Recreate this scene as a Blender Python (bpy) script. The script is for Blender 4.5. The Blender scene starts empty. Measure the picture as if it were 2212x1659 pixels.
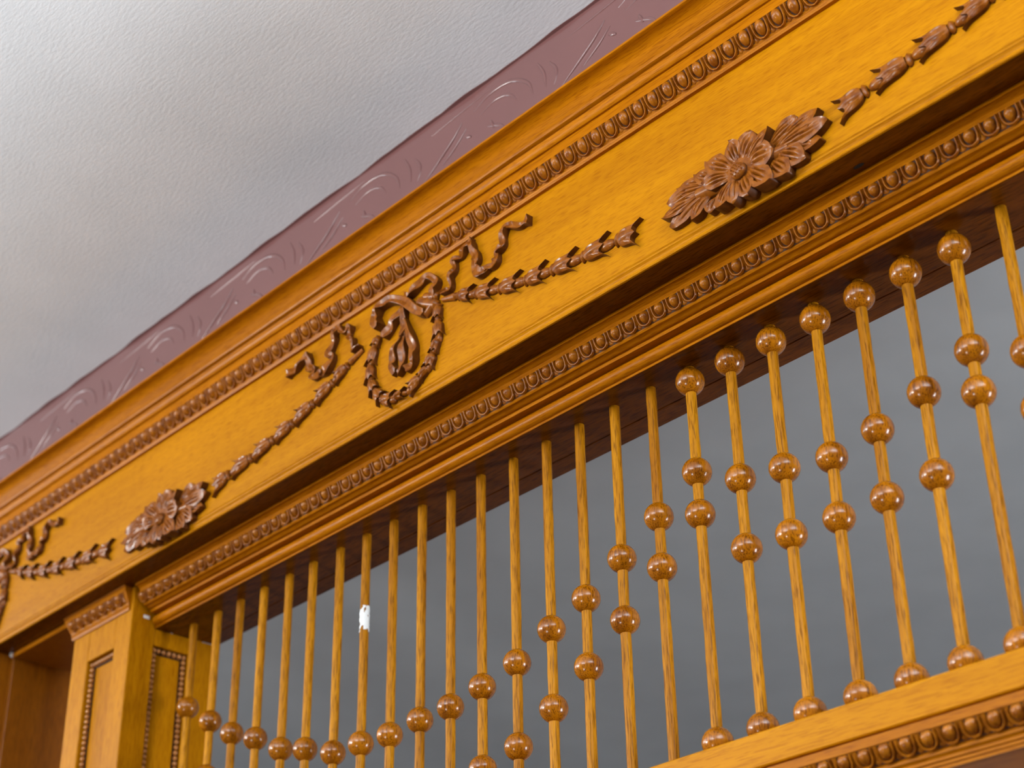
import bpy, bmesh, math, random
from mathutils import Vector, Matrix
random.seed(7)
C = bpy.context.scene.collection
U = 0.05            # one building unit (the pitch of the spindles) in metres
BZ = 2.2            # height of the beam's underside above the floor, metres
scene = bpy.context.scene

def W(p):           # units -> world metres
    return Vector((p[0]*U, p[1]*U, p[2]*U + BZ))

# ------------------------------------------------------------------ camera
cam_d = bpy.data.cameras.new('camera'); cam = bpy.data.objects.new('camera', cam_d); C.objects.link(cam)
yaw, pitch, roll = [math.radians(a) for a in (47.11284, 29.850565, -1.00988)]
fw = Vector((-math.sin(yaw)*math.cos(pitch), math.cos(yaw)*math.cos(pitch), math.sin(pitch)))
r0 = Vector((math.cos(yaw), math.sin(yaw), 0)); u0 = r0.cross(fw)
rt = math.cos(roll)*r0 + math.sin(roll)*u0; up = -math.sin(roll)*r0 + math.cos(roll)*u0
M = Matrix((rt, up, -fw)).transposed().to_4x4(); M.translation = W((36.40807, -21.742956, -16.501692))
cam.matrix_world = M
cam_d.sensor_fit = 'HORIZONTAL'; cam_d.sensor_width = 36.0; cam_d.lens = 36.0*3691.387/2212
cam_d.dof.use_dof = True; cam_d.dof.focus_distance = 1.60; cam_d.dof.aperture_fstop = 6.0
scene.camera = cam

# ------------------------------------------------------------------ world, lamps, exposure
wd = bpy.data.worlds.new('world'); scene.world = wd; wd.use_nodes = True
bg = wd.node_tree.nodes['Background']; bg.inputs[0].default_value = (0.86, 0.94, 1.0, 1); bg.inputs[1].default_value = 0.10
def area(name, loc, target, sx, sy, power, col):
    d = bpy.data.lights.new(name, 'AREA'); d.shape = 'RECTANGLE'; d.size = sx; d.size_y = sy; d.energy = power; d.color = col
    o = bpy.data.objects.new(name, d); C.objects.link(o); o.location = loc
    o.rotation_euler = (Vector(target)-Vector(loc)).to_track_quat('-Z', 'Y').to_euler(); return o
area('high_window_left', (-2.6, -3.6, 2.44), (0.6, -0.1, 2.33), 1.2, 0.32, 74, (1.0, 0.97, 0.93))
area('frieze_fill_front', (0.95, -2.0, 2.43), (1.05, -0.1, 2.33), 1.0, 0.28, 11, (0.97, 0.98, 1.0))  # added fill lamp, brightens the right part of the frieze
area('low_window_front', (0.75, -2.5, 0.55), (0.8, 0, 2.1), 0.32, 0.36, 11, (0.98, 0.99, 1.0))
area('window_far_room', (3.3, 1.1, 1.0), (1.2, 1.0, 2.6), 0.6, 0.9, 45, (0.94, 0.96, 1.0))
area('ceiling_fill_front', (0.2, -1.75, 2.25), (0.2, -1.75, 2.6), 2.2, 1.2, 42, (0.86, 0.94, 1.0))  # added unseen fill lamp facing up, brightens the ceiling only
area('ceiling_fill_left', (-2.4, -1.75, 2.25), (-2.4, -1.75, 2.6), 2.0, 2.3, 185, (0.86, 0.94, 1.0))  # second added fill for the ceiling, left of the view
area('ceiling_fill_right', (2.4, -1.0, 2.25), (2.4, -1.0, 2.6), 1.0, 1.2, 74, (0.86, 0.94, 1.0))  # third added fill for the ceiling, right of the view
scene.view_settings.view_transform = 'Standard'; scene.view_settings.look = 'None'
scene.view_settings.exposure = 0.45; scene.view_settings.gamma = 1.0
scene.view_settings.use_curve_mapping = False

# ------------------------------------------------------------------ materials
def newmat(name):
    m = bpy.data.materials.new(name); m.use_nodes = True
    nt = m.node_tree; return m, nt, nt.nodes, nt.links, nt.nodes['Principled BSDF']

def wood(name, dark, light, axis='X', rough=0.3, coat=0.35, pores=0.5, grain=1.0, spec=0.2):
    m, nt, N, L, P = newmat(name)
    tc = N.new('ShaderNodeTexCoord'); oi = N.new('ShaderNodeObjectInfo')
    ad = N.new('ShaderNodeVectorMath'); ad.operation = 'ADD'
    sc = N.new('ShaderNodeVectorMath'); sc.operation = 'SCALE'; sc.inputs[3].default_value = 3.0
    cmb = N.new('ShaderNodeCombineXYZ')
    for k in range(3): L.new(oi.outputs['Random'], cmb.inputs[k])
    L.new(cmb.outputs[0], sc.inputs[0]); L.new(tc.outputs['Object'], ad.inputs[0]); L.new(sc.outputs[0], ad.inputs[1])
    def mapped(along, across):
        mp = N.new('ShaderNodeMapping'); s = [across]*3; s['XYZ'.index(axis)] = along
        mp.inputs['Scale'].default_value = s; L.new(ad.outputs[0], mp.inputs[0]); return mp
    def noise(mp, scale, det, ro=0.55, dist=0.0):
        n = N.new('ShaderNodeTexNoise'); n.inputs['Scale'].default_value = scale; n.inputs['Detail'].default_value = det
        n.inputs['Roughness'].default_value = ro; n.inputs['Distortion'].default_value = dist
        L.new(mp.outputs[0], n.inputs['Vector']); return n
    g1 = noise(mapped(3.2*grain, 75*grain), 1.0, 5, 0.62, 0.5)
    g2 = noise(mapped(60*grain, 950*grain), 1.0, 2, 0.5)
    g3 = noise(mapped(2.5, 4.5), 1.0, 2, 0.5)
    r1 = N.new('ShaderNodeValToRGB'); r1.color_ramp.elements[0].position = 0.3; r1.color_ramp.elements[1].position = 0.7
    r1.color_ramp.elements[0].color = (*dark, 1); r1.color_ramp.elements[1].color = (*light, 1)
    L.new(g1.outputs[0], r1.inputs[0])
    r2 = N.new('ShaderNodeValToRGB'); r2.color_ramp.elements[0].position = 0.36; r2.color_ramp.elements[1].position = 0.5
    q = 1.0-pores; r2.color_ramp.elements[0].color = (q, q*0.9, q*0.75, 1); r2.color_ramp.elements[1].color = (1, 1, 1, 1)
    L.new(g2.outputs[0], r2.inputs[0])
    mx = N.new('ShaderNodeMix'); mx.data_type = 'RGBA'; mx.blend_type = 'MULTIPLY'; mx.inputs[0].default_value = 1.0
    L.new(r1.outputs[0], mx.inputs[6]); L.new(r2.outputs[0], mx.inputs[7])
    r3 = N.new('ShaderNodeValToRGB'); r3.color_ramp.elements[0].position = 0.3; r3.color_ramp.elements[1].position = 0.7
    r3.color_ramp.elements[0].color = (0.86, 0.82, 0.78, 1); r3.color_ramp.elements[1].color = (1.06, 1.06, 1.06, 1)
    L.new(g3.outputs[0], r3.inputs[0])
    m2 = N.new('ShaderNodeMix'); m2.data_type = 'RGBA'; m2.blend_type = 'MULTIPLY'; m2.inputs[0].default_value = 1.0
    L.new(mx.outputs[2], m2.inputs[6]); L.new(r3.outputs[0], m2.inputs[7])
    L.new(m2.outputs[2], P.inputs['Base Color'])
    P.inputs['Roughness'].default_value = rough; P.inputs['Coat Weight'].default_value = coat; P.inputs['Coat Roughness'].default_value = 0.12
    P.inputs['Specular IOR Level'].default_value = spec
    bp = N.new('ShaderNodeBump'); bp.inputs['Strength'].default_value = 0.12; bp.inputs['Distance'].default_value = 0.0006
    L.new(g2.outputs[0], bp.inputs['Height']); L.new(bp.outputs[0], P.inputs['Normal'])
    return m

def carved(name, base, deep, rough=0.22, coat=0.6, spec=0.22):
    """stained carving: darker stain lies in pores, mottled varnish"""
    m, nt, N, L, P = newmat(name)
    tc = N.new('ShaderNodeTexCoord'); oi = N.new('ShaderNodeObjectInfo')
    n = N.new('ShaderNodeTexNoise'); n.noise_dimensions = '4D'; n.inputs['Scale'].default_value = 160; n.inputs['Detail'].default_value = 3
    ml = N.new('ShaderNodeMath'); ml.operation = 'MULTIPLY'; ml.inputs[1].default_value = 50
    L.new(oi.outputs['Random'], ml.inputs[0]); L.new(ml.outputs[0], n.inputs['W']); L.new(tc.outputs['Object'], n.inputs['Vector'])
    r = N.new('ShaderNodeValToRGB'); r.color_ramp.elements[0].position = 0.34; r.color_ramp.elements[1].position = 0.6
    r.color_ramp.elements[0].color = (*deep, 1); r.color_ramp.elements[1].color = (*base, 1)
    L.new(n.outputs[0], r.inputs[0]); L.new(r.outputs[0], P.inputs['Base Color'])
    P.inputs['Roughness'].default_value = rough; P.inputs['Coat Weight'].default_value = coat; P.inputs['Coat Roughness'].default_value = 0.1; P.inputs['Specular IOR Level'].default_value = spec
    b = N.new('ShaderNodeBump'); b.inputs['Strength'].default_value = 0.15; b.inputs['Distance'].default_value = 0.0006
    L.new(n.outputs[0], b.inputs['Height']); L.new(b.outputs[0], P.inputs['Normal'])
    return m

def plaster(name, col, rough, strength, stain=False, stretch=(1, 1, 1), scale=60):
    m, nt, N, L, P = newmat(name)
    tc = N.new('ShaderNodeTexCoord'); mp = N.new('ShaderNodeMapping'); mp.inputs['Scale'].default_value = stretch
    L.new(tc.outputs['Object'], mp.inputs[0])
    n = N.new('ShaderNodeTexNoise'); n.inputs['Scale'].default_value = scale; n.inputs['Detail'].default_value = 5; n.inputs['Roughness'].default_value = 0.6
    L.new(mp.outputs[0], n.inputs['Vector'])
    b = N.new('ShaderNodeBump'); b.inputs['Strength'].default_value = strength; b.inputs['Distance'].default_value = 0.002
    L.new(n.outputs[0], b.inputs['Height']); L.new(b.outputs[0], P.inputs['Normal'])
    n2 = N.new('ShaderNodeTexNoise'); n2.inputs['Scale'].default_value = 7; n2.inputs['Detail'].default_value = 4
    L.new(tc.outputs['Object'], n2.inputs['Vector'])
    r = N.new('ShaderNodeValToRGB'); r.color_ramp.elements[0].position = 0.3; r.color_ramp.elements[1].position = 0.65
    r.color_ramp.elements[0].color = (*[c*0.93 for c in col], 1); r.color_ramp.elements[1].color = (*col, 1)
    L.new(n2.outputs[0], r.inputs[0]); out = r.outputs[0]
    if stain:      # soft grey patch on the ceiling, slightly darker than the rest
        sv = N.new('ShaderNodeVectorMath'); sv.operation = 'DISTANCE'; sv.inputs[1].default_value = (10.2*U, -3.6*U, 0)
        ws = N.new('ShaderNodeVectorMath'); ws.operation = 'MULTIPLY_ADD'; ws.inputs[1].default_value = (0.12, 0.12, 0); ws.inputs[2].default_value = (-0.06, -0.06, 0)
        L.new(n2.outputs['Color'], ws.inputs[0])
        aa = N.new('ShaderNodeVectorMath'); aa.operation = 'ADD'; L.new(tc.outputs['Object'], aa.inputs[0]); L.new(ws.outputs[0], aa.inputs[1])
        sq = N.new('ShaderNodeVectorMath'); sq.operation = 'MULTIPLY'; sq.inputs[1].default_value = (1, 1, 0); L.new(aa.outputs[0], sq.inputs[0])
        L.new(sq.outputs[0], sv.inputs[0])
        rr = N.new('ShaderNodeMapRange'); rr.inputs[1].default_value = 0.02; rr.inputs[2].default_value = 0.22; rr.inputs[3].default_value = 0.92; rr.inputs[4].default_value = 1.0
        rr.interpolation_type = 'SMOOTHSTEP'
        L.new(sv.outputs['Value'], rr.inputs[0])
        mm = N.new('ShaderNodeVectorMath'); mm.operation = 'SCALE'; L.new(out, mm.inputs[0]); L.new(rr.outputs[0], mm.inputs[3]); out = mm.outputs[0]
    L.new(out, P.inputs['Base Color']); P.inputs['Roughness'].default_value = rough
    return m

def plain(name, col, rough=0.5):
    m, nt, N, L, P = newmat(name); P.inputs['Base Color'].default_value = (*col, 1); P.inputs['Roughness'].default_value = rough
    n = N.new('ShaderNodeTexNoise'); n.inputs['Scale'].default_value = 80
    r = N.new('ShaderNodeValToRGB'); r.color_ramp.elements[0].color = (*[c*0.8 for c in col], 1); r.color_ramp.elements[1].color = (*col, 1)
    L.new(n.outputs[0], r.inputs[0]); L.new(r.outputs[0], P.inputs['Base Color']); return m

M_honey = wood('honey oak', (0.385, 0.140, 0.0007), (0.475, 0.190, 0.0012), 'X', 0.42, 0.01, 0.22, 1.0, 0.06)
M_mould = wood('amber moulding', (0.300, 0.090, 0.0007), (0.430, 0.143, 0.0012), 'X', 0.32, 0.025, 0.28, 1.0, 0.06)
M_under = wood('shade-darkened underside', (0.0949, 0.0248, 0.0007), (0.1460, 0.0401, 0.0015), 'X', 0.25, 0.05, 0.5, 1.0, 0.1)  # underside wood darkened, shade the lamps don't give put into its colour
M_post = wood('honey oak upright', (0.3650, 0.1351, 0.0007), (0.4526, 0.1788, 0.0015), 'Z', 0.45, 0.0, 0.26, 1.0, 0.03)
M_lining = wood('red-brown lining', (0.2409, 0.0693, 0.0015), (0.3066, 0.0985, 0.0022), 'Z', 0.4, 0.1, 0.3)
M_rod = wood('oak rod', (0.2774, 0.0949, 0.0022), (0.5110, 0.2117, 0.0044), 'Z', 0.36, 0.03, 0.5, 1.0, 0.06)
M_bead = wood('oak bead', (0.19, 0.052, 0.0012), (0.44, 0.150, 0.0025), 'Z', 0.24, 0.4, 0.55, 1.0)
M_carve = carved('carved walnut stain', (0.2628, 0.0766, 0.0044), (0.1460, 0.0350, 0.0022), 0.3, 0.14)
M_flank = carved('stained and shaded cut edge', (0.11, 0.030, 0.003), (0.07, 0.018, 0.002), 0.45, 0.05)  # cut sides stained darker; part of their shade is put into this colour
M_egg = carved('egg carving stain', (0.3358, 0.1058, 0.0037), (0.1752, 0.0438, 0.0022), 0.3, 0.16)
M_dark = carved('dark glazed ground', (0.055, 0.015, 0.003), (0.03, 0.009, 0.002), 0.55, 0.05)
M_pearl = carved('pearl edging', (0.4015, 0.1606, 0.0365), (0.3066, 0.1095, 0.0219), 0.28, 0.5)
M_ceil = plaster('white ceiling plaster', (0.77, 0.80, 0.82), 0.8, 0.22, True, (0.5, 1.4, 1), 210)
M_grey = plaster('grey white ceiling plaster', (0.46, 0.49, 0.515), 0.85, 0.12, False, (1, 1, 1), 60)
M_mauve = plaster('mauve gloss paint', (0.158, 0.067, 0.062), 0.24, 0.12, False, (1, 1, 1), 35)
q_ = M_mauve.node_tree.nodes['Principled BSDF']; q_.inputs['Coat Weight'].default_value = 0.5; q_.inputs['Coat Roughness'].default_value = 0.12
M_floor = wood('floor boards', (0.06, 0.03, 0.015), (0.10, 0.055, 0.028), 'X', 0.6, 0.0)
M_putty = plain('white filler', (0.8, 0.8, 0.78), 0.6)
M_hole = plain('dark hole', (0.01, 0.006, 0.004), 0.8)

# ------------------------------------------------------------------ builders (coordinates in units)
WORLD = {}
def place(o, parent, origin):
    C.objects.link(o)
    WORLD[o.name] = Vector(origin)
    if parent is not None:
        o.parent = parent; o.location = (Vector(origin)-WORLD[parent.name])*U
    else:
        o.location = W(origin)
    return o
def tag(o, label=None, cat=None, group=None, kind=None):
    if label: o['label'] = label
    if cat: o['category'] = cat
    if group: o['group'] = group
    if kind: o['kind'] = kind
    return o
def thing(name, origin, label, cat, group=None):
    o = bpy.data.objects.new(name, None); o.empty_display_size = 0.05
    place(o, None, origin); return tag(o, label, cat, group)
def mesh(name, verts, faces, mats, smooth=35, mat_idx=None, local=(0, 0, 0)):
    lo = Vector(local)
    me = bpy.data.meshes.new(name); me.from_pydata([((Vector(v)-lo)*U)[:] for v in verts], [], faces)
    bm = bmesh.new(); bm.from_mesh(me); bmesh.ops.recalc_face_normals(bm, faces=bm.faces); bm.to_mesh(me); bm.free()
    for m in (mats if isinstance(mats, (list, tuple)) else [mats]): me.materials.append(m)
    if mat_idx:
        for p, i in zip(me.polygons, mat_idx): p.material_index = i
    if smooth:
        me.polygons.foreach_set('use_smooth', [True]*len(me.polygons)); me.set_sharp_from_angle(angle=math.radians(smooth))
    me.update(); return me
def obj(name, verts, faces, mats, parent=None, origin=None, smooth=35, mat_idx=None):
    if origin is None: origin = WORLD[parent.name] if parent is not None else (0, 0, 0)
    me = mesh(name, verts, faces, mats, smooth, mat_idx, origin)
    return place(bpy.data.objects.new(name, me), parent, origin)
def inst(name, me, parent, origin, rot=None):
    o = bpy.data.objects.new(name, me); place(o, parent, origin)
    if rot is not None: o.rotation_euler = rot
    return o
def box(x0, x1, y0, y1, z0, z1):
    v = [(x, y, z) for x in (x0, x1) for y in (y0, y1) for z in (z0, z1)]
    return v, [(0, 1, 3, 2), (4, 6, 7, 5), (0, 4, 5, 1), (2, 3, 7, 6), (0, 2, 6, 4), (1, 5, 7, 3)]
def boxobj(name, b, mat, parent=None, bev=0.03, origin=None):
    v, f = box(*b)
    o = obj(name, v, f, mat, parent, origin, 0)
    if bev:
        bm = bmesh.new(); bm.from_mesh(o.data)
        bmesh.ops.bevel(bm, geom=bm.edges[:], offset=bev*U, segments=1, affect='EDGES'); bm.to_mesh(o.data); bm.free()
    return o
def extrude(profile, xs):
    """profile: closed polygon of (y, z); swept along X through the stations xs"""
    n = len(profile); v = [(x, y, z) for x in xs for (y, z) in profile]; f = []
    for s in range(len(xs)-1):
        for i in range(n):
            j = (i+1) % n; f.append((s*n+i, s*n+j, (s+1)*n+j, (s+1)*n+i))
    f.append(tuple(range(n))); f.append(tuple((len(xs)-1)*n+i for i in range(n)))
    return v, f
def arc(cy, cz, r, a0, a1, n):
    return [(cy+r*math.cos(math.radians(a0+(a1-a0)*i/n)), cz+r*math.sin(math.radians(a0+(a1-a0)*i/n))) for i in range(n+1)]
def smoothpath(pts, n=6):
    """Catmull-Rom through tuples of any length"""
    out = []; P = [tuple(2*a-b for a, b in zip(pts[0], pts[1]))]+list(pts)+[tuple(2*a-b for a, b in zip(pts[-1], pts[-2]))]
    for i in range(1, len(P)-2):
        for k in range(n):
            t = k/n
            out.append(tuple(0.5*(2*b+(c-a)*t+(2*a-5*b+4*c-d)*t*t+(3*b-a-3*c+d)*t**3) for a, b, c, d in zip(P[i-1], P[i], P[i+1], P[i+2])))
    out.append(tuple(pts[-1])); return out

XL, XR = -12.0, 33.0
# ------------------------------------------------------------------ setting: ceilings, upper wall, floor
ZC = 8.186; YW = -1.95
v, f = box(-60, 80, -90, 1.2, ZC, ZC+0.6)
tag(obj('ceiling', v, f, M_ceil, None, (0, 0, ZC), 0), 'white plastered ceiling with a faint grey patch', kind='structure')
v, f = box(-60, 80, 1.2, 62, ZC, ZC+0.6)
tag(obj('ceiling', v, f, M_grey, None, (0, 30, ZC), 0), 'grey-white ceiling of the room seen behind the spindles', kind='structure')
v, f = box(-60, 80, 61, 62, -44, ZC)
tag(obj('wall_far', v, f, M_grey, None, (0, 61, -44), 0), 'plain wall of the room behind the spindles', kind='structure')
v, f = box(-60, 80, -90, 62, -45, -44)
tag(obj('floor', v, f, M_floor, None, (0, 0, -44), 0), 'dark wooden floor', kind='structure')
# strip of wall between the cornice of the beam and the ceiling; its paint laps unevenly onto the ceiling
n = 150; xs = [-14+46*i/n for i in range(n+1)]; v = []; f = []
for i, x in enumerate(xs):
    wob = 0.05+0.016*math.sin(x*1.1)+0.014*math.sin(x*2.3+1)+0.012*math.sin(x*4.1+2)+0.01*random.random()
    v += [(x, YW+2.9, ZC-0.001), (x, YW-0.02-wob, ZC-0.001), (x, YW-0.02-wob, ZC-0.014), (x, YW, ZC-0.02), (x, YW, 5.2), (x, YW+2.9, 5.2)]
for i in range(n):
    for k in range(6):
        a = i*6+k; b = i*6+(k+1) % 6; f.append((a, b, b+6, a+6))
f += [tuple(range(6)), tuple(n*6+k for k in range(6))]
wallu = tag(obj('wall_upper', v, f, M_mauve, None, (0, YW, 5.2), 15), 'mauve painted strip of wall above the wooden beam with embossed scrolls', kind='structure')
def tubeYplane(path, r, y, h, sides=6):
    """low rounded ridge lying on the wall plane y: path of (x, z)"""
    v = []; f = []; m = len(path)
    for i, (x, z) in enumerate(path):
        a = path[max(0, i-1)]; b = path[min(m-1, i+1)]; d = Vector((b[0]-a[0], b[1]-a[1])); d = d.normalized() if d.length else Vector((1, 0))
        nx, nz = -d.y, d.x; rr = r*math.sin(math.pi*min(1, max(0.06, (i+0.5)/m)))**0.5
        for k in range(sides):
            t = math.pi*k/(sides-1); v.append((x+nx*rr*math.cos(t), y-h*math.sin(t)*rr/r+0.004, z+nz*rr*math.cos(t)))
    for i in range(m-1):
        for k in range(sides-1):
            a = i*sides+k; f.append((a, a+1, a+sides+1, a+sides))
    return v, f
def curve2(pts, n=6): return smoothpath(pts, n)
motif = [([(0.05, 7.55), (-0.25, 7.25), (-0.7, 6.95), (-1.25, 6.62)], 0.045, 0.05),
         ([(0.20, 7.30), (-0.15, 7.0), (-0.6, 6.75)], 0.035, 0.04),
         ([(0.45, 7.62), (1.0, 7.80), (1.7, 7.72), (2.2, 7.35), (2.35, 6.95)], 0.05, 0.035),
         ([(0.65, 7.40), (1.15, 7.52), (1.6, 7.40), (1.85, 7.1)], 0.04, 0.03),
         ([(0.15, 7.1), (0.35, 6.98)], 0.05, 0.04),
         ([(1.0, 7.05), (1.1, 6.8)], 0.04, 0.035),
         ([(2.5, 7.7), (2.7, 7.3), (2.75, 6.9)], 0.04, 0.03),
         ([(-1.6, 7.5), (-1.4, 7.15), (-1.5, 6.8)], 0.045, 0.03),
         ([(0.9, 6.95), (1.3, 6.75), (1.5, 6.5)], 0.04, 0.03),
         ([(-1.0, 7.8), (0.0, 7.86), (1.0, 7.93)], 0.03, 0.025)]
mv, mf = [], []
for pts, r, h in motif:
    a, b = tubeYplane(curve2(pts), r, YW, h); o0 = len(mv); mv += a; mf += [tuple(i+o0 for i in q) for q in b]
mm = mesh('embossed_scroll', mv, mf, M_mauve, 60, None, (0, YW, 7))
for k in range(7):
    inst('embossed_scroll', mm, wallu, (18.05-4.48*k, YW, 7))

# ------------------------------------------------------------------ the beam (entablature)
YF = -2.0
beam = thing('carved_beam', (10, 0, 0), 'long honey-coloured wooden beam with cornice and two rows of egg-and-dart carving', 'beam')
PF = [(1.2, 1.06), (-1.95, 1.06), (-1.939, 1.013), (-1.975, 1.018), (-1.985, 1.035), (-1.972, 1.065), (-1.945, 1.09), (-1.94, 1.125), (-1.955, 1.165),
      (-1.988, 1.195), (-1.992, 1.215), (-1.98, 1.235), (-2.0, 1.262), (YF, 4.24), (-1.9, 5.30), (1.2, 5.30)]
obj('frieze_board', *extrude(PF, [XL, XR]), M_honey, beam)
PC = [(-1.98, 4.165), (-2.082, 4.165), (-2.095, 4.20), (-2.07, 4.235), (-2.085, 4.265), (-2.06, 4.302), (-2.25, 4.625), (-2.272, 4.625), (-2.272, 4.856), (-2.318, 4.856), (-2.35, 4.88), (-2.378, 4.93),
      (-2.393, 4.985), (-2.40, 5.03), (-2.38, 5.04), (-2.385, 5.055), (-2.44, 5.06), (-2.475, 5.075)]
PC += [(-2.49, 5.11), (-2.52, 5.145), (-2.56, 5.20), (-2.61, 5.27), (-2.66, 5.325), (-2.72, 5.368), (-2.79, 5.39), (-2.87, 5.398), (-2.94, 5.400), (-2.955, 5.41), (-2.955, 5.455), (-1.9, 5.455)]
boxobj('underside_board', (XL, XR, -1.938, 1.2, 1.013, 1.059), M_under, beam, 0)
boxobj('beam_core', (0.06, XR, -0.58, 1.19, 0.37, 1.005), M_mould, beam, 0)
obj('crown_moulding', *extrude(PC, [XL, XR]), M_mould, beam)
# lower moulding
PL = [(-0.6, 0.345), (-0.85, 0.345), (-0.855, 0.43), (-0.865, 0.428), (-0.885, 0.422), (-0.915, 0.428), (-0.945, 0.447), (-0.985, 0.474), (-1.02, 0.478), (-1.045, 0.479), (-1.07, 0.505), (-1.08, 0.533), (-1.195, 0.80), (-1.215, 0.80),
      (-1.22, 0.893), (-1.24, 0.905), (-1.275, 0.93), (-1.32, 0.945), (-1.362, 0.948), (-1.362, 1.012), (-0.6, 1.012)]
obj('lower_moulding', *extrude(PL, [0.16, XR]), M_mould, beam)
boxobj('soffit_edge', (0.06, XR, -0.612, -0.593, 0.0, 0.075), M_mould, beam, 0)
PR = [(-0.55, 0.055)]+arc(-0.60, 0.195, 0.145, 285, 75, 12)[::1]+[(-0.55, 0.335)]
obj('half_round', *extrude(PR, [0.12, XR]), M_mould, beam)
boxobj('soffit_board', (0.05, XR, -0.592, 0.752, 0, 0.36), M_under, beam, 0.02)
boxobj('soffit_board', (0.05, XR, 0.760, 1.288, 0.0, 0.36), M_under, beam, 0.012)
# fillet under the frieze running on over the doorway to the left
PITCH = 0.3845
def egg_mesh(name, L):
    """one carved unit: egg, the raised rim round it, and the dart to its right. local x, v (up the band), w (outward)"""
    V = []; F = []
    nu, nv = 12, 9
    for j in range(nv):
        t = -math.pi/2+math.pi*j/(nv-1)*0.86
        for i in range(nu):
            a = 2*math.pi*i/nu
            taper = 1.0+0.16*math.sin(t)
            V.append((0.106*taper*math.cos(t)*math.cos(a), L*0.60+L*0.44*math.sin(t), 0.125*math.cos(t)*math.sin(a)*taper))
    for j in range(nv-1):
        for i in range(nu):
            F.append((j*nu+i, j*nu+(i+1) % nu, (j+1)*nu+(i+1) % nu, (j+1)*nu+i))
    path = [(-0.148, L*1.0), (-0.152, L*0.75), (-0.148, L*0.5), (-0.125, L*0.27), (-0.075, L*0.12), (0, L*0.06), (0.075, L*0.12), (0.125, L*0.27), (0.148, L*0.5), (0.152, L*0.75), (0.148, L*1.0)]
    s = 6; b0 = len(V)
    for i, (x, y) in enumerate(path):
        a = path[max(0, i-1)]; b = path[min(len(path)-1, i+1)]; d = Vector((b[0]-a[0], b[1]-a[1])).normalized()
        for k in range(s):
            t = math.pi*k/(s-1); V.append((x-d.y*0.024*math.cos(t), y+d.x*0.024*math.cos(t), 0.07*math.sin(t)))
    for i in range(len(path)-1):
        for k in range(s-1):
            a = b0+i*s+k; F.append((a, a+1, a+s+1, a+s))
    b0 = len(V); h = PITCH/2          # dart
    prof = [(L*1.0, 0.030, 0.045), (L*0.6, 0.022, 0.05), (L*0.36, 0.018, 0.045), (L*0.22, 0.05, 0.045), (L*0.12, 0.066, 0.03), (L*0.03, 0.02, 0.012)]
    for (y, w, z) in prof: V += [(h-w, y, 0), (h, y, z), (h+w, y, 0)]
    for i in range(len(prof)-1):
        for k in range(2):
            a = b0+i*3+k; F.append((a, a+1, a+4, a+3))
    me = mesh(name, V, F, M_egg, 50); return me
def egg_band(strip_name, parent, x0, count, bottom, top, face_x):
    """dark ground strip with carved eggs as sub-parts; bottom and top are (y, z)"""
    b = Vector((0, *bottom)); t = Vector((0, *top)); d = t-b; L = d.length; vy = d/L; wx = Vector((0, -vy.z, vy.y))
    if wx.y > 0: wx = -wx
    gv = []; e = 0.006
    xs = face_x
    for x in xs: gv += [(x, *(b+wx*e).yz), (x, *(t+wx*e).yz), (x, *(t-wx*0.03).yz), (x, *(b-wx*0.03).yz)]
    gf = [(0, 1, 5, 4), (1, 2, 6, 5), (2, 3, 7, 6), (3, 0, 4, 7), (0, 1, 2, 3), (4, 5, 6, 7)]
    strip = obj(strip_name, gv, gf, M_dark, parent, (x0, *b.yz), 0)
    me = egg_mesh('egg', L)
    R = Matrix((Vector((1, 0, 0)), vy, Vector((1, 0, 0)).cross(vy))).transposed()
    if R.col[2].dot(wx) < 0:      # keep the eggs facing outward
        R = Matrix((Vector((-1, 0, 0)), vy, Vector((-1, 0, 0)).cross(vy))).transposed()
    rot = R.to_euler()
    for i in range(count):
        p = Vector((x0+i*PITCH, b.y, b.z))+wx*e
        inst('egg', me, strip, p, rot)
    return strip
s1 = egg_band('egg_and_dart_strip', beam, 17.17-PITCH*69, 88, (-2.06, 4.315), (-2.25, 4.625), (XL, XR))
s2 = egg_band('egg_and_dart_strip', beam, 23.37-PITCH*60, 76, (-1.08, 0.533), (-1.195, 0.80), (0.17, XR))
s1['label'] = 'upper row of egg-and-dart carving under the cornice'
s2['label'] = 'lower row of egg-and-dart carving above the spindles'

# ------------------------------------------------------------------ pilaster at the left end of the grille
pil = thing('pilaster', (-1.4, 0, -44), 'square panelled wooden pilaster with beaded panel edges left of the spindles', 'pilaster')
boxobj('corner_post', (-0.72, 0.046, -1.30, -0.60, -44, 1.0), M_post, pil, 0.02)
boxobj('stile', (-2.85, -2.03, -1.30, -0.60, -44, 1.0), M_post, pil, 0.02)
boxobj('stile', (-0.72, 0.046, 0.45, 1.30, -44, 0.0), M_post, pil, 0.02)
boxobj('top_rail', (-2.03, -0.72, -1.295, -0.9, -0.47, 1.0), M_post, pil, 0.012)
boxobj('top_rail', (-0.6, 0.041, -0.60, 0.45, -0.44, 0.0), M_post, pil, 0.012)
boxobj('panel', (-2.04, -0.70, -1.10, -0.95, -44, -0.45), M_post, pil, 0)
boxobj('panel', (-0.26, -0.12, -0.62, 0.47, -44, -0.43), M_post, pil, 0)
boxobj('back_board', (-2.85, -0.72, 1.1, 1.3, -44, 0.9), M_post, pil, 0)
boxobj('side_board', (-2.85, -2.6, -0.6, 1.1, -44, 0.9), M_post, pil, 0)
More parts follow.
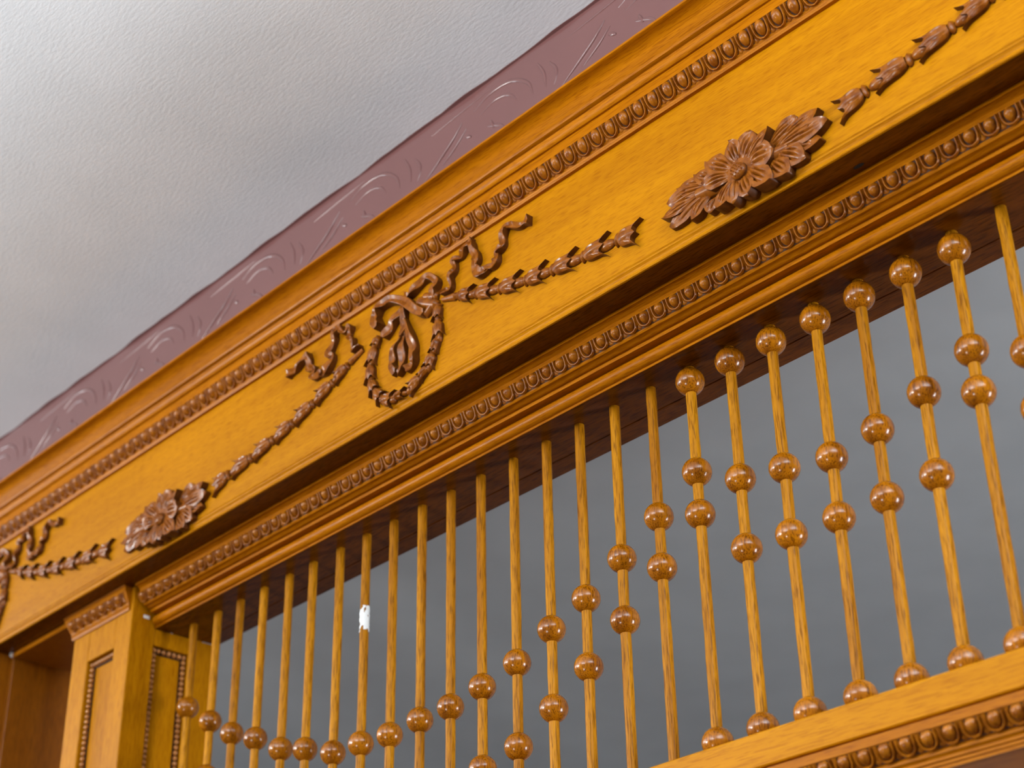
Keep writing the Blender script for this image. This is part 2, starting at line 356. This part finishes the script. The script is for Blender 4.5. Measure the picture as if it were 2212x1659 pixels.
# pearl edging
def pearl_mesh():
    bm = bmesh.new(); bmesh.ops.create_uvsphere(bm, u_segments=10, v_segments=7, radius=0.066*U)
    me = bpy.data.meshes.new('pearl'); bm.to_mesh(me); bm.free(); me.materials.append(M_pearl)
    me.polygons.foreach_set('use_smooth', [True]*len(me.polygons)); return me
pm = pearl_mesh()
def pearl_run(parent, p0, p1, ground):
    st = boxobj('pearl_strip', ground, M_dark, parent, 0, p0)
    p0 = Vector(p0); p1 = Vector(p1); d = p1-p0; k = int(round(d.length/0.14))
    for i in range(k+1): inst('pearl', pm, st, p0+d*(i/k))
zb = -5.0
pearl_run(pil, (-1.95, -1.16, -0.56), (-1.95, -1.16, zb), (-2.03, -1.87, -1.13, -1.09, -44, -0.47))
pearl_run(pil, (-0.80, -1.16, -0.56), (-0.80, -1.16, zb), (-0.88, -0.72, -1.13, -1.09, -44, -0.47))
pearl_run(pil, (-1.81, -1.16, -0.56), (-0.94, -1.16, -0.56), (-1.87, -0.88, -1.13, -1.09, -0.65, -0.47))
pearl_run(pil, (-0.06, -0.52, -0.53), (-0.06, -0.52, zb), (-0.13, -0.09, -0.60, -0.44, -44, -0.44))
pearl_run(pil, (-0.06, 0.37, -0.53), (-0.06, 0.37, zb), (-0.13, -0.09, 0.29, 0.45, -44, -0.44))
pearl_run(pil, (-0.06, -0.38, -0.53), (-0.06, 0.23, -0.53), (-0.13, -0.09, -0.44, 0.29, -0.62, -0.44))
o = boxobj('filler_streak', (0.046, 0.062, -0.97, -0.80, 0.20, 0.29), M_putty, pil, 0.006); o['label'] = 'small white streak of filler'
# capital: egg-and-dart cut to length, with a short return on its left
PK = [(-1.29, 0.36), (-1.335, 0.36), (-1.35, 0.42), (-1.345, 0.46), (-1.365, 0.49), (-1.36, 0.53), (-1.375, 0.56), (-1.49, 0.84), (-1.51, 0.84), (-1.51, 0.96), (-1.535, 0.975), (-1.545, 1.005), (-1.29, 1.005)]
kv = []; kf = []; n = len(PK)
for (y, z) in PK: kv.append((-2.87-(-1.29-y)*1.15, y, z))
kv += [(-0.07, y, z) for (y, z) in PK]
for i in range(n): kf.append((i, (i+1) % n, n+(i+1) % n, n+i))
kf += [tuple(n+i for i in range(n))]
for (y, z) in PK: kv.append((-2.87-(-1.29-y)*1.15, -1.37, z) if y < -1.37 else (-2.87-(-1.29-y)*1.15, y+0.0005, z))          # the return running back
for i in range(n): kf.append((i, (i+1) % n, 2*n+(i+1) % n, 2*n+i))
kf.append(tuple(2*n+i for i in range(n)))
cap = obj('capital', kv, kf, M_mould, pil)
# eggs of the capital are carved on the capital itself: eggs as its sub-parts
L = math.hypot(0.115, 0.28); vy = Vector((0, -0.115, 0.28)).normalized(); wx = Vector((0, -vy.z, vy.y))
R = Matrix((Vector((1, 0, 0)), vy, Vector((1, 0, 0)).cross(vy))).transposed()
if R.col[2].dot(wx) < 0: R = Matrix((Vector((-1, 0, 0)), vy, Vector((-1, 0, 0)).cross(vy))).transposed()
me = egg_mesh('egg', L)
for i in range(7): inst('egg', me, cap, Vector((-2.72+i*PITCH, -1.375, 0.56))+wx*0.008, R.to_euler())

# ------------------------------------------------------------------ doorway lining and post further left
door = thing('door_header', (-4.5, 0, 0.865), 'dark polished board across the top of the opening left of the pilaster', 'door header')
boxobj('header', (-6.27, -2.86, -1.30, 1.3, 0.865, 1.012), M_lining, door, 0.012)
boxobj('header_fillet', (-6.27, -3.2, -1.36, -1.301, 0.865, 1.012), M_mould, door, 0.012)
v = []; f = []
for i in range(9):
    a = 2*math.pi*i/9; v.append((-6.31+0.055*math.cos(a), -1.41, 0.98+0.085*math.sin(a)))
for i in range(9):
    a = 2*math.pi*i/9; v.append((-6.31+0.08*math.cos(a), -1.33, 0.98+0.11*math.sin(a)))
f = [tuple(range(9))]+[(i, (i+1) % 9, 9+(i+1) % 9, 9+i) for i in range(9)]+[tuple(9+i for i in range(9))]
obj('filler_blob', v, f, M_putty, door)['label'] = 'small white blob of filler at the corner'
post = thing('end_post', (-8, 0, -44), 'brown wooden post at the far left edge beside the opening', 'post')
boxobj('jamb', (-6.45, -6.27, -1.30, 1.3, -44, 1.013), M_lining, post, 0.012)
boxobj('shaft', (-9.4, -6.45, -1.9, 1.3, -44, 1.013), M_lining, post, 0.02)
boxobj('back_rail', (-9.4, -6.45, 1.3, 1.42, -44, 0.9), M_post, post, 0.02)

# ------------------------------------------------------------------ lower rail under the spindles
rail = thing('lower_rail', (12, 0, -9.1), 'lower wooden rail with egg-and-dart moulding below the spindles', 'rail')
ZT = -7.667
boxobj('plank', (0.05, XR, -0.606, 1.0, -8.245, ZT), M_honey, rail, 0.025)
boxobj('core', (0.05, XR, -0.42, 0.9, -9.05, -8.245), M_mould, rail, 0)
PB = [(-0.40, -8.342), (-0.75, -8.342), (-0.752, -8.49), (-0.735, -8.50), (-0.60, -8.765), (-0.585, -8.78), (-0.60, -8.80), (-0.60, -8.845), (-0.575, -8.86), (-0.555, -8.885), (-0.56, -8.93), (-0.53, -8.945), (-0.535, -8.99), (-0.51, -9.0), (-0.51, -9.05), (-0.40, -9.05)]
obj('rail_moulding', *extrude(PB, [0.06, XR]), M_mould, rail)
s3 = egg_band('egg_and_dart_strip', rail, 21.45-0.3845*54, 80, (-0.60, -8.765), (-0.735, -8.50), (0.07, XR))

# ------------------------------------------------------------------ grille of beaded spindles
grille = thing('spindle_grille', (12, 0, ZT), 'row of slim turned spindles strung with round wooden beads between beam and rail', 'spindle screen')
XS = [0.934, 2.022, 3.01, 4.017, 5.06, 6.009, 7.056, 8.04, 9.029, 10.022, 10.993, 11.969, 13.006, 14.007, 14.98, 15.977, 16.979, 17.992, 18.995, 19.996, 21.018, 22.009, 22.999, 23.992, 24.968]
BEADS = [[-2.21, -4.6], [-2.85, -4.2], [-3.40, -5.0], [-3.78, -5.5], [-4.29, -5.71], [-4.53, -6.21], [-4.87, -6.42], [-4.91, -6.6], [-4.97, -6.66], [-4.90, -6.66], [-4.88, -6.60], [-4.72, -6.40], [-4.51, -6.21],
         [-4.11, -5.71], [-3.78, -5.16], [-3.28, -4.53], [-2.77, -3.80], [-0.29, -2.22, -3.08, -7.385], [-0.29, -2.74, -4.11, -7.385], [-0.31, -2.91, -4.19, -7.385], [-0.32, -3.10, -4.24, -7.385],
         [-0.31, -2.96, -4.24, -7.385], [-0.31, -2.67, -4.20, -7.385], [-0.33, -2.31, -3.09, -7.385], [-2.77, -3.80]]
def rod_mesh(nm, seed):
    rn = random.Random(seed); V = []; F = []; m = 14; ns = 26
    for j in range(ns+1):
        z = ZT+(0-ZT)*j/ns; r = 0.101*(1+0.03*rn.uniform(-1, 1)); ox = 0.004*rn.uniform(-1, 1)
        for i in range(m):
            a = 2*math.pi*i/m; V.append((ox+r*math.cos(a), r*math.sin(a), z-ZT))
    for j in range(ns):
        for i in range(m): F.append((j*m+i, j*m+(i+1) % m, (j+1)*m+(i+1) % m, (j+1)*m+i))
    F += [tuple(range(m)), tuple(ns*m+i for i in range(m))]
    return mesh(nm, V, F, M_rod, 50)
rods = [rod_mesh('spindle', s) for s in range(4)]
def bead_mesh(seed):
    V = []; F = []; m = 28; ns = 18; R = 0.283; rn = random.Random(seed)
    for j in range(ns+1):
        t = -1.25+2.5*j/ns
        for i in range(m):
            a = 2*math.pi*i/m; k = 1+0.006*rn.uniform(-1, 1)
            V.append((R*k*math.cos(t)*math.cos(a), R*k*math.cos(t)*math.sin(a), R*math.sin(t)))
    for j in range(ns):
        for i in range(m): F.append((j*m+i, j*m+(i+1) % m, (j+1)*m+(i+1) % m, (j+1)*m+i))
    F += [tuple(range(m)), tuple(ns*m+i for i in range(m))]
    return mesh('bead', V, F, M_bead, 60)
bms = [bead_mesh(s) for s in range(3)]
rn = random.Random(3)
for k, (x, bs) in enumerate(zip(XS, BEADS)):
    sp = inst('spindle', rods[k % 4], grille, (x, 0, ZT)); 
    for z in bs:
        inst('bead', bms[rn.randrange(3)], sp, (x, 0, z), (0, 0, rn.uniform(0, 6.28)))
    if k == 7:      # white filler left on one rod
        V = []; F = []; m = 30; ns = 26
        for j in range(ns+1):
            z = -2.38+0.62*j/ns
            for i in range(m):
                a = 2*math.pi*i/m; r = 0.106+0.008*rn.random()+0.006*math.sin(5*a+j); V.append((x+r*math.cos(a), r*math.sin(a), z))
        for j in range(ns):
            for i in range(m):
                a = 2*math.pi*i/m; e = abs(j/ns-0.5)*2
                keepit = 0.55+0.35*math.sin(a*2+j*0.33)+0.3*math.sin(a*5-j*0.5)+0.25*math.cos(a+0.8) > 0.15+0.9*e**3
                if keepit: F.append((j*m+i, j*m+(i+1) % m, (j+1)*m+(i+1) % m, (j+1)*m+i))
        o = obj('filler_patch', V, F, M_putty, sp); o['label'] = 'chalky white patch of filler'

# ------------------------------------------------------------------ carved ornaments applied to the frieze; drawn in (x, z), h = height off the board
def P3(x, z, h): return (x, YF-h, z)
def ribbon(path, hk=0.16, seed=0, ends=(True, True), wk=1.3, amp=0.032):
    """flat folded band: path of (x, z, half width)"""
    rn = random.Random(seed); pts = smoothpath(path, 5); V = []; F = []; n = len(pts); ph = rn.uniform(0, 6)
    for i, (x, z, w) in enumerate(pts):
        a = pts[max(0, i-1)]; b = pts[min(n-1, i+1)]; d = Vector((b[0]-a[0], b[1]-a[1])); d = d.normalized() if d.length > 1e-9 else Vector((1, 0))
        nx, nz = -d.y, d.x; w = w*wk; h = hk+amp*math.sin(i*0.42+ph)
        tw = 0.03*math.sin(i*0.3+ph*2)
        V += [P3(x-nx*w, z-nz*w, 0), P3(x-nx*w, z-nz*w, h-0.012-tw), P3(x-nx*w*0.84, z-nz*w*0.84, h-tw*0.8), P3(x, z, h-0.03), P3(x+nx*w*0.84, z+nz*w*0.84, h+tw*0.8), P3(x+nx*w, z+nz*w, h-0.012+tw), P3(x+nx*w, z+nz*w, 0)]
    for i in range(n-1):
        for k in range(6):
            a = i*7+k; F.append((a, a+1, a+8, a+7))
    F += [tuple(range(7)), tuple((n-1)*7+k for k in range(7))]
    return V, F
def mirror(path, cx): return [(2*cx-p[0], *p[1:]) for p in path]
BX = 11.72
RB1 = [(13.117, 3.194, .023), (13.376, 3.18, .04), (13.414, 3.295, .044), (13.395, 3.478, .04), (13.526, 3.574, .032), (13.537, 3.703, .037), (13.494, 3.826, .055), (13.58, 3.863, .046), (13.735, 3.818, .027), (13.82, 3.896, .044), (13.871, 4.004, .052), (13.991, 4.064, .057), (14.11, 4.056, .041)]
RB2 = [(14.042, 4.065, .046), (14.101, 3.926, .052), (14.108, 3.788, .069), (14.209, 3.629, .069), (14.249, 3.475, .06), (14.174, 3.394, .069), (14.19, 3.28, .092), (14.339, 3.126, .097), (14.471, 3.099, .069), (14.603, 3.124, .057)]
RB3 = [(14.504, 3.096, .057), (14.603, 3.137, .057), (14.734, 3.111, .063), (14.84, 3.135, .052), (14.874, 3.236, .041), (14.844, 3.369, .057), (14.966, 3.398, .052), (15.057, 3.457, .048), (15.043, 3.622, .055), (15.078, 3.75, .057), (15.154, 3.869, .06), (15.283, 3.827, .055), (15.41, 3.733, .053), (15.569, 3.662, .052), (15.712, 3.664, .055), (15.855, 3.654, .086)]
LR = [(12.686, 3.226, .041), (12.826, 3.302, .061), (12.872, 3.424, .074), (12.949, 3.543, .074), (12.9, 3.676, .056), (12.741, 3.816, .064), (12.533, 3.846, .064), (12.326, 3.79, .064), (12.166, 3.721, .064), (12.021, 3.694, .056), (11.889, 3.759, .051)]
LL = [(12.58, 2.966, .061), (12.404, 3.086, .077), (12.158, 3.348, .084), (11.91, 3.577, .08), (11.661, 3.728, .068), (11.41, 3.831, .056), (11.176, 3.87, .064), (11.026, 3.843, .064), (10.953, 3.753, .059), (10.899, 3.643, .064), (10.939, 3.488, .077), (11.028, 3.335, .072)]
LL2 = [(11.93, 3.5, .05), (11.816, 3.439, .06), (11.688, 3.354, .085), (11.527, 3.284, .088), (11.415, 3.179, .085), (11.287, 3.081, .085), (11.191, 2.992, .061)]
TRK = [(11.866, 3.42, .051), (11.852, 3.141, .053), (11.854, 2.917, .061), (11.833, 2.749, .063)]
TL = [(11.801, 2.823, .023), (11.704, 2.72, .032), (11.607, 2.602, .043), (11.522, 2.449, .057), (11.487, 2.274, .061), (11.492, 2.126, .066), (11.608, 1.929, .076)]
TC = [(11.862, 2.795, .051), (11.846, 2.655, .06), (11.834, 2.484, .063), (11.82, 2.27, .066), (11.806, 2.058, .066), (11.787, 1.908, .065), (11.689, 1.864, .057)]
TR = [(11.873, 3.132, .045), (11.937, 2.952, .058), (12.062, 2.702, .066), (12.156, 2.482, .07), (12.21, 2.283, .072), (12.204, 2.112, .07), (12.221, 1.945, .063), (12.141, 1.866, .06), (12.005, 1.825, .06)]
RING = [(13.0, 2.80), (12.95, 2.55), (13.01, 2.27), (12.898, 2.05), (12.814, 1.88), (12.732, 1.68), (12.562, 1.56), (12.391, 1.475), (12.181, 1.395), (11.911, 1.335), (11.596, 1.335), (11.276, 1.44), (11.029, 1.587), (10.857, 1.835), (10.723, 2.113), (10.70, 2.324), (10.66, 2.564), (10.753, 2.85), (10.85, 3.02), (11.0, 3.12)]

def bellflower(base, tip, w, seed=0, collar=True, bud=True):
    """three-petalled flower relief from collar (base) to petal tips (tip), both (x, z); w = half width at the flare"""
    rn = random.Random(seed); b = Vector(base); t = Vector(tip); d = t-b; L = d.length; a = d/L; s = Vector((-a.y, a.x)); V = []; F = []
    nu, nv = 9, 13
    def P(u, lat, h):
        p = b+a*u+s*lat; return P3(p.x, p.y, h)
    for i in range(nu+1):
        q = i/nu
        prof = 0.36+0.40*math.sin(math.pi*min(1, q*1.25))**0.8*(1-q)+0.42*q
        for j in range(nv):
            vv = -1+2*j/(nv-1); av = abs(vv)
            tipx = (0.50*math.exp(-((av-1.0)/0.20)**2)+0.30*math.exp(-(vv/0.24)**2)-0.06)*L*0.55
            u = (0.08+0.60*q)*L+tipx*q**1.5
            flare = 1.0+0.42*q**4*max(0, (av-0.55)/0.45)
            h = (0.045+0.105*math.sin(math.pi*(0.15+0.62*q)))*math.sqrt(max(0, 1-(av*0.93)**2))+0.03
            h -= 0.034*math.exp(-((av-0.46)/0.10)**2)*math.sin(math.pi*min(1, q*1.05))
            h += 0.045*q**3*max(0, (av-0.6)/0.4)
            V.append(P(u, vv*w*prof*flare, h))
        V.append(P((0.08+0.60*q)*L+0.44*L*0.55*q**1.5, w*prof*(1+0.42*q**4), 0)); V.append(P((0.08+0.60*q)*L+0.44*L*0.55*q**1.5, -w*prof*(1+0.42*q**4), 0))
    m = nv+2
    for i in range(nu):
        for j in range(nv-1):
            p = i*m+j; F.append((p, p+1, p+m+1, p+m))
        p = i*m; F.append((p+nv-1, p+nv, p+m+nv, p+m+nv-1)); F.append((p, p+nv+1, p+m+nv+1, p+m))
    p = nu*m
    for j in range(nv-1):          # closing wall under the petal tips
        V.append(V[p+j][:1]+(YF,)+V[p+j][2:])
    V.append(V[p+nv-1][:1]+(YF,)+V[p+nv-1][2:]); q0 = p+m
    for j in range(nv-1): F.append((p+j, p+j+1, q0+j+1, q0+j))
    def blob(u, lu, lat, hh, n1=10, n2=6):
        o = len(V)
        for i in range(n2+1):
            th = math.pi*i/n2
            for j in range(n1+1):
                ph = math.pi*j/n1; V.append(P(u+lu*math.cos(th), lat*math.sin(th)*math.cos(ph), hh*math.sin(th)*math.sin(ph)))
        for i in range(n2):
            for j in range(n1): p = o+i*(n1+1)+j; F.append((p, p+1, p+n1+2, p+n1+1))
    if collar: blob(0.02*L, 0.075*L+0.01, w*0.62, 0.13)
    if bud: blob(0.82*L, 0.30*L, w*0.52, 0.115)
    return V, F
def stem(b, t, r0, r1):
    b = Vector(b); t = Vector(t); a = (t-b).normalized(); s = Vector((-a.y, a.x)); V = []; F = []; m = 8; n = 10
    for i in range(n+1):
        q = i/n; p = b.lerp(t, q); r = (r0+(r1-r0)*q)*(1 if q < 0.92 else 0.6)
        for j in range(m+1):
            ph = math.pi*j/m; V.append(P3(p.x+s.x*r*math.cos(ph), p.y+s.y*r*math.cos(ph), r*1.3*math.sin(ph)))
    for i in range(n):
        for j in range(m): p = i*(m+1)+j; F.append((p, p+1, p+m+2, p+m+1))
    F.append(tuple(range(m+1))); F.append(tuple(n*(m+1)+j for j in range(m+1)))
    return V, F
def flank(vf):
    """0 for the carved face, 1 for the sawn flank that meets the board"""
    return [1 if sum(1 for i in q if vf[0][i][1] > YF-0.006) >= 2 else 0 for q in vf[1]]
def shiftV(vf, dx): return [(v[0]+dx, v[1], v[2]) for v in vf[0]], vf[1]
def flipV(vf, cx): return [(2*cx-v[0], v[1], v[2]) for v in vf[0]], [q[::-1] for q in vf[1]]

def build_bow(dx, label):
    root = thing('ribbon_bow', (BX+dx, YF, 2.6), label, 'carved ornament', 'carved bows on the frieze')
    def part(name, vf): return obj(name, *shiftV(vf, dx), [M_carve, M_flank], root, None, 30, flank(vf))
    for nm, pth, sd in (('ribbon_tail', RB1, 1), ('ribbon_tail', RB2, 2), ('ribbon_tail', RB3, 3)):
        part(nm, ribbon(pth, 0.15, sd)); part(nm, ribbon(mirror(pth, BX), 0.15, sd))
    part('bow_loop', ribbon(LR, 0.17, 5)); part('bow_loop', ribbon(LL, 0.23, 6, wk=1.35)); part('bow_loop', ribbon(LL2, 0.16, 7))
    part('tassel_strand', ribbon(TRK, 0.15, 8)); part('tassel_strand', ribbon(TL, 0.15, 9)); part('tassel_strand', ribbon(TC, 0.14, 10)); part('tassel_strand', ribbon(TR, 0.17, 11))
    V, F = stem((12.42, 3.30), (12.95, 3.02), 0.17, 0.12)
    V2, F2 = stem((12.55, 3.40), (12.95, 3.25), 0.12, 0.10); o = len(V); V += V2; F += [tuple(i+o for i in q) for q in F2]
    V2, F2 = stem((12.85, 3.10), (12.52, 2.95), 0.13, 0.10); o = len(V); V += V2; F += [tuple(i+o for i in q) for q in F2]
    part('knot', (V, F))
    for i, (a, b, w) in enumerate([((12.98, 3.0), (12.93, 2.60), .15), ((12.95, 2.62), (12.99, 2.12), .18), ((12.97, 2.20), (12.80, 1.84), .14), ((12.82, 1.90), (12.62, 1.55), .19), ((12.66, 1.62), (12.33, 1.44), .13), ((12.42, 1.50), (11.98, 1.31), .19),
                                   ((10.95, 3.16), (10.80, 2.92), .15), ((10.82, 2.98), (10.66, 2.48), .18), ((10.68, 2.56), (10.70, 2.06), .18), ((10.70, 2.14), (10.88, 1.74), .17), ((10.86, 1.80), (11.15, 1.47), .18), ((11.10, 1.50), (11.56, 1.31), .19), ((11.52, 1.36), (11.95, 1.32), .12)]):
        part('wreath_bellflower', bellflower(a, b, w, i, True, True))
    return root
GP = [((13.62, 2.93), (14.12, 2.73), .19), ((14.16, 2.72), (14.80, 2.52), .215), ((14.88, 2.49), (15.58, 2.33), .225), ((15.66, 2.30), (16.32, 2.19), .23), ((16.42, 2.17), (17.18, 2.06), .235), ((17.28, 2.04), (18.06, 1.965), .24), ((18.2, 1.955), (18.86, 1.80), .26)]
def build_garland(cx, side, label):
    root = thing('bellflower_garland', (cx+side*4.6, YF, 2.3), label, 'carved ornament', 'bellflower garlands on the frieze')
    def part(name, vf):
        vf = shiftV(vf, cx-BX)
        if side < 0: vf = flipV(vf, cx)
        return obj(name, *vf, [M_carve, M_flank], root, None, 38, flank(vf))
    part('stem', stem((13.08, 3.10), (13.56, 2.955), 0.06, 0.10))
    for i, (a, b, w) in enumerate(GP): part('bellflower', bellflower(a, b, w, i, True, i < 6))
    return root
def leaf(b, t, w, h0, h1, seed, grooves=3, tilt=0.0, lobes=0.0):
    """carved petal: base, tip (x, z), full width w; rises from h0 to h1, with cut veins"""
    b = Vector(b); t = Vector(t); d = t-b; L = d.length; a = d/L; s = Vector((-a.y, a.x)); V = []; F = []; nu, nv = 14, 27; m = nv+2
    rn = random.Random(seed); bend = rn.uniform(-0.05, 0.05)*L
    for i in range(nu+1):
        q = i/nu
        wp = 0.5*w*(0.34+0.72*math.sin(math.pi*min(1, q**0.9*0.62+0.02)))*min(1.0, (1.0-q)**0.55*1.75)
        wp = max(wp, 0.012)
        wp *= 1+lobes*math.sin(q*15+seed)*q
        for j in range(nv):
            vv = -1+2*j/(nv-1)
            p = b+a*(L*q)+s*(vv*wp+bend*math.sin(math.pi*q))
            h = h0+(h1-h0)*math.sin(q*math.pi*0.62)+0.05*(1-vv*vv)*math.sin(math.pi*min(1, q+0.25))-0.03+tilt*vv*q
            g = 0
            for c in ([0.0], [-0.4, 0.4], [-0.5, 0.0, 0.5])[grooves-1]: g += math.exp(-((vv-c*(1-0.25*q))/0.085)**2)
            h -= 0.07*g*math.sin(math.pi*min(1, max(0, (q-0.08)/0.72)))
            V.append(P3(p.x, p.y, max(0.02, h)))
        for vv in (1, -1):
            p = b+a*(L*q)+s*(vv*wp+bend*math.sin(math.pi*q)); V.append(P3(p.x, p.y, -0.005))
    for i in range(nu):
        for j in range(nv-1): p = i*m+j; F.append((p, p+1, p+m+1, p+m))
        p = i*m; F.append((p+nv-1, p+nv, p+m+nv, p+m+nv-1)); F.append((p, p+nv+1, p+m+nv+1, p+m))
    p = nu*m; F.append(tuple(p+j for j in range(nv+2)))
    return V, F
LEAVES = [('A', (20.619, 1.907), (19.857, 2.197), .325), ('B', (20.519, 1.874), (19.604, 1.95), .304), ('F', (20.25, 1.80), (19.452, 1.727), .20), ('C', (20.533, 1.766), (19.622, 1.435), .25), ('D', (20.525, 1.692), (20.126, 1.322), .25), ('E', (20.704, 1.549), (20.556, 1.256), .21), ('A2', (20.812, 1.911), (20.287, 2.274), .264),
          ('R1', (22.134, 1.838), (23.141, 2.069), .304), ('R2', (22.1, 1.80), (23.284, 1.754), .30), ('R3', (22.2, 1.75), (23.102, 1.444), .28), ('R4', (22.15, 1.70), (22.753, 1.263), .33), ('R5', (22.0, 1.60), (22.373, 1.128), .33), ('R0', (22.0, 1.95), (22.651, 2.202), .264)]
PETALS = [((21.455, 1.945), (21.754, 2.36), .40), ((21.56, 1.88), (22.123, 2.231), .22), ((21.578, 1.786), (22.15, 1.756), .46), ((21.54, 1.654), (22.06, 1.134), .39), ((21.415, 1.571), (21.528, 1.10), .37), ((21.25, 1.60), (21.158, 1.10), .27), ((21.15, 1.64), (20.777, 1.18), .31), ((21.13, 1.75), (20.53, 1.844), .31), ((21.17, 1.88), (20.66, 2.30), .38), ((21.32, 1.95), (21.22, 2.42), .33)]
def build_flower(dx, label):
    root = thing('flower_spray', (21.37+dx, YF, 1.7), label, 'carved ornament', 'flower sprays on the frieze')
    def part(name, vf): return obj(name, *shiftV(vf, dx), [M_carve, M_flank], root, None, 42, flank(vf))
    for i, (k, b, t, w) in enumerate(LEAVES): part('leaf', leaf(b, t, w*1.25, 0.10, 0.17+0.02*(i % 3), i, 2 if w < .26 else 3, 0.03*(-1)**i, 0.03))
    part('leaf_rib', stem((20.3, 1.82), (21.0, 1.75), 0.15, 0.17)); part('leaf_rib', stem((22.4, 1.72), (21.75, 1.74), 0.12, 0.17))
    hv = []; hf = []
    for i, h in enumerate((0.0, 0.2)):
        for j in range(18): hv.append(P3(21.375+0.3*math.cos(j*math.pi/9), 1.685+0.3*math.sin(j*math.pi/9), h))
    hf = [tuple(range(18)), tuple(18+j for j in range(18))]+[(j, (j+1) % 18, 18+(j+1) % 18, 18+j) for j in range(18)]
    part('flower_base', (hv, hf))
    for i, (b, t, w) in enumerate(PETALS): part('petal', leaf(b, t, w*1.12, 0.19, 0.27+0.015*(i % 2), 40+i, 3 if w > .28 else 2, 0.035*(-1)**i))
    # centre: domed button with cross-cut top
    V = []; F = []; R = 0.17; nr, na = 6, 20
    for i in range(nr+1):
        q = i/nr
        for j in range(na):
            a = 2*math.pi*j/na; x = R*q*math.cos(a); z = R*q*math.sin(a)
            h = 0.24+0.10*math.sqrt(max(0, 1-q*q*0.98))
            V.append(P3(21.375+x, 1.685+z, h))
    for j in range(na):
        a = 2*math.pi*j/na; V.append(P3(21.375+R*math.cos(a), 1.685+R*math.sin(a), 0.0))
    for i in range(nr+1):
        for j in range(na): F.append((i*na+j, i*na+(j+1) % na, (i+1)*na+(j+1) % na, (i+1)*na+j))
    button = part('flower_centre', (V, F))
    for i in range(-2, 3):          # small raised diamonds between the cross cuts
        for j in range(-2, 3):
            x, z = (i-j)*0.038, (i+j)*0.038
            if math.hypot(x, z) > 0.13: continue
            h = 0.24+0.10*math.sqrt(1-(math.hypot(x, z)/R)**2); c = Vector((21.375+x+dx, 1.685+z)); e = 0.029
            V = [P3(c.x-e, c.y, h-0.01), P3(c.x, c.y-e, h-0.01), P3(c.x+e, c.y, h-0.01), P3(c.x, c.y+e, h-0.01), P3(c.x, c.y, h+0.025)]
            obj('seed', V, [(0, 1, 4), (1, 2, 4), (2, 3, 4), (3, 0, 4)], M_carve, button, None, 0)
    return root
build_bow(0, 'carved ribbon bow with a wreath and tassel in the middle of the frieze')
build_bow(-18.8, 'carved ribbon bow cut off by the left edge of the picture')
build_garland(BX, 1, 'garland of carved bellflowers running right from the middle bow towards the nearest flower')
build_garland(BX, -1, 'garland of carved bellflowers running left from the middle bow towards the flower above the pilaster')
build_garland(BX+18.8, -1, 'garland of carved bellflowers at the upper right corner, right of the nearest flower')
build_garland(BX-18.8, 1, 'garland of carved bellflowers left of the flower above the pilaster, at the left edge')
build_flower(0, 'carved flower spray with leaves on the right part of the frieze, nearest the viewer')
build_flower(-18.8, 'carved flower spray on the left part of the frieze, just above the pilaster')

# small marks: nail hole in the underside of the frieze, filler beside the pilaster
def disc(cx, cy, z, rx, ry, n=10):
    v = [(cx+rx*math.cos(2*math.pi*i/n), cy+ry*math.sin(2*math.pi*i/n), z) for i in range(n)]+[(cx+rx*math.cos(2*math.pi*i/n), cy+ry*math.sin(2*math.pi*i/n), z+0.02) for i in range(n)]
    return v, [tuple(range(n)), tuple(n+i for i in range(n))]+[(i, (i+1) % n, n+(i+1) % n, n+i) for i in range(n)]
obj('nail_hole', *disc(23.37, -1.53, 1.008, 0.11, 0.045), M_hole, beam, None, 0)
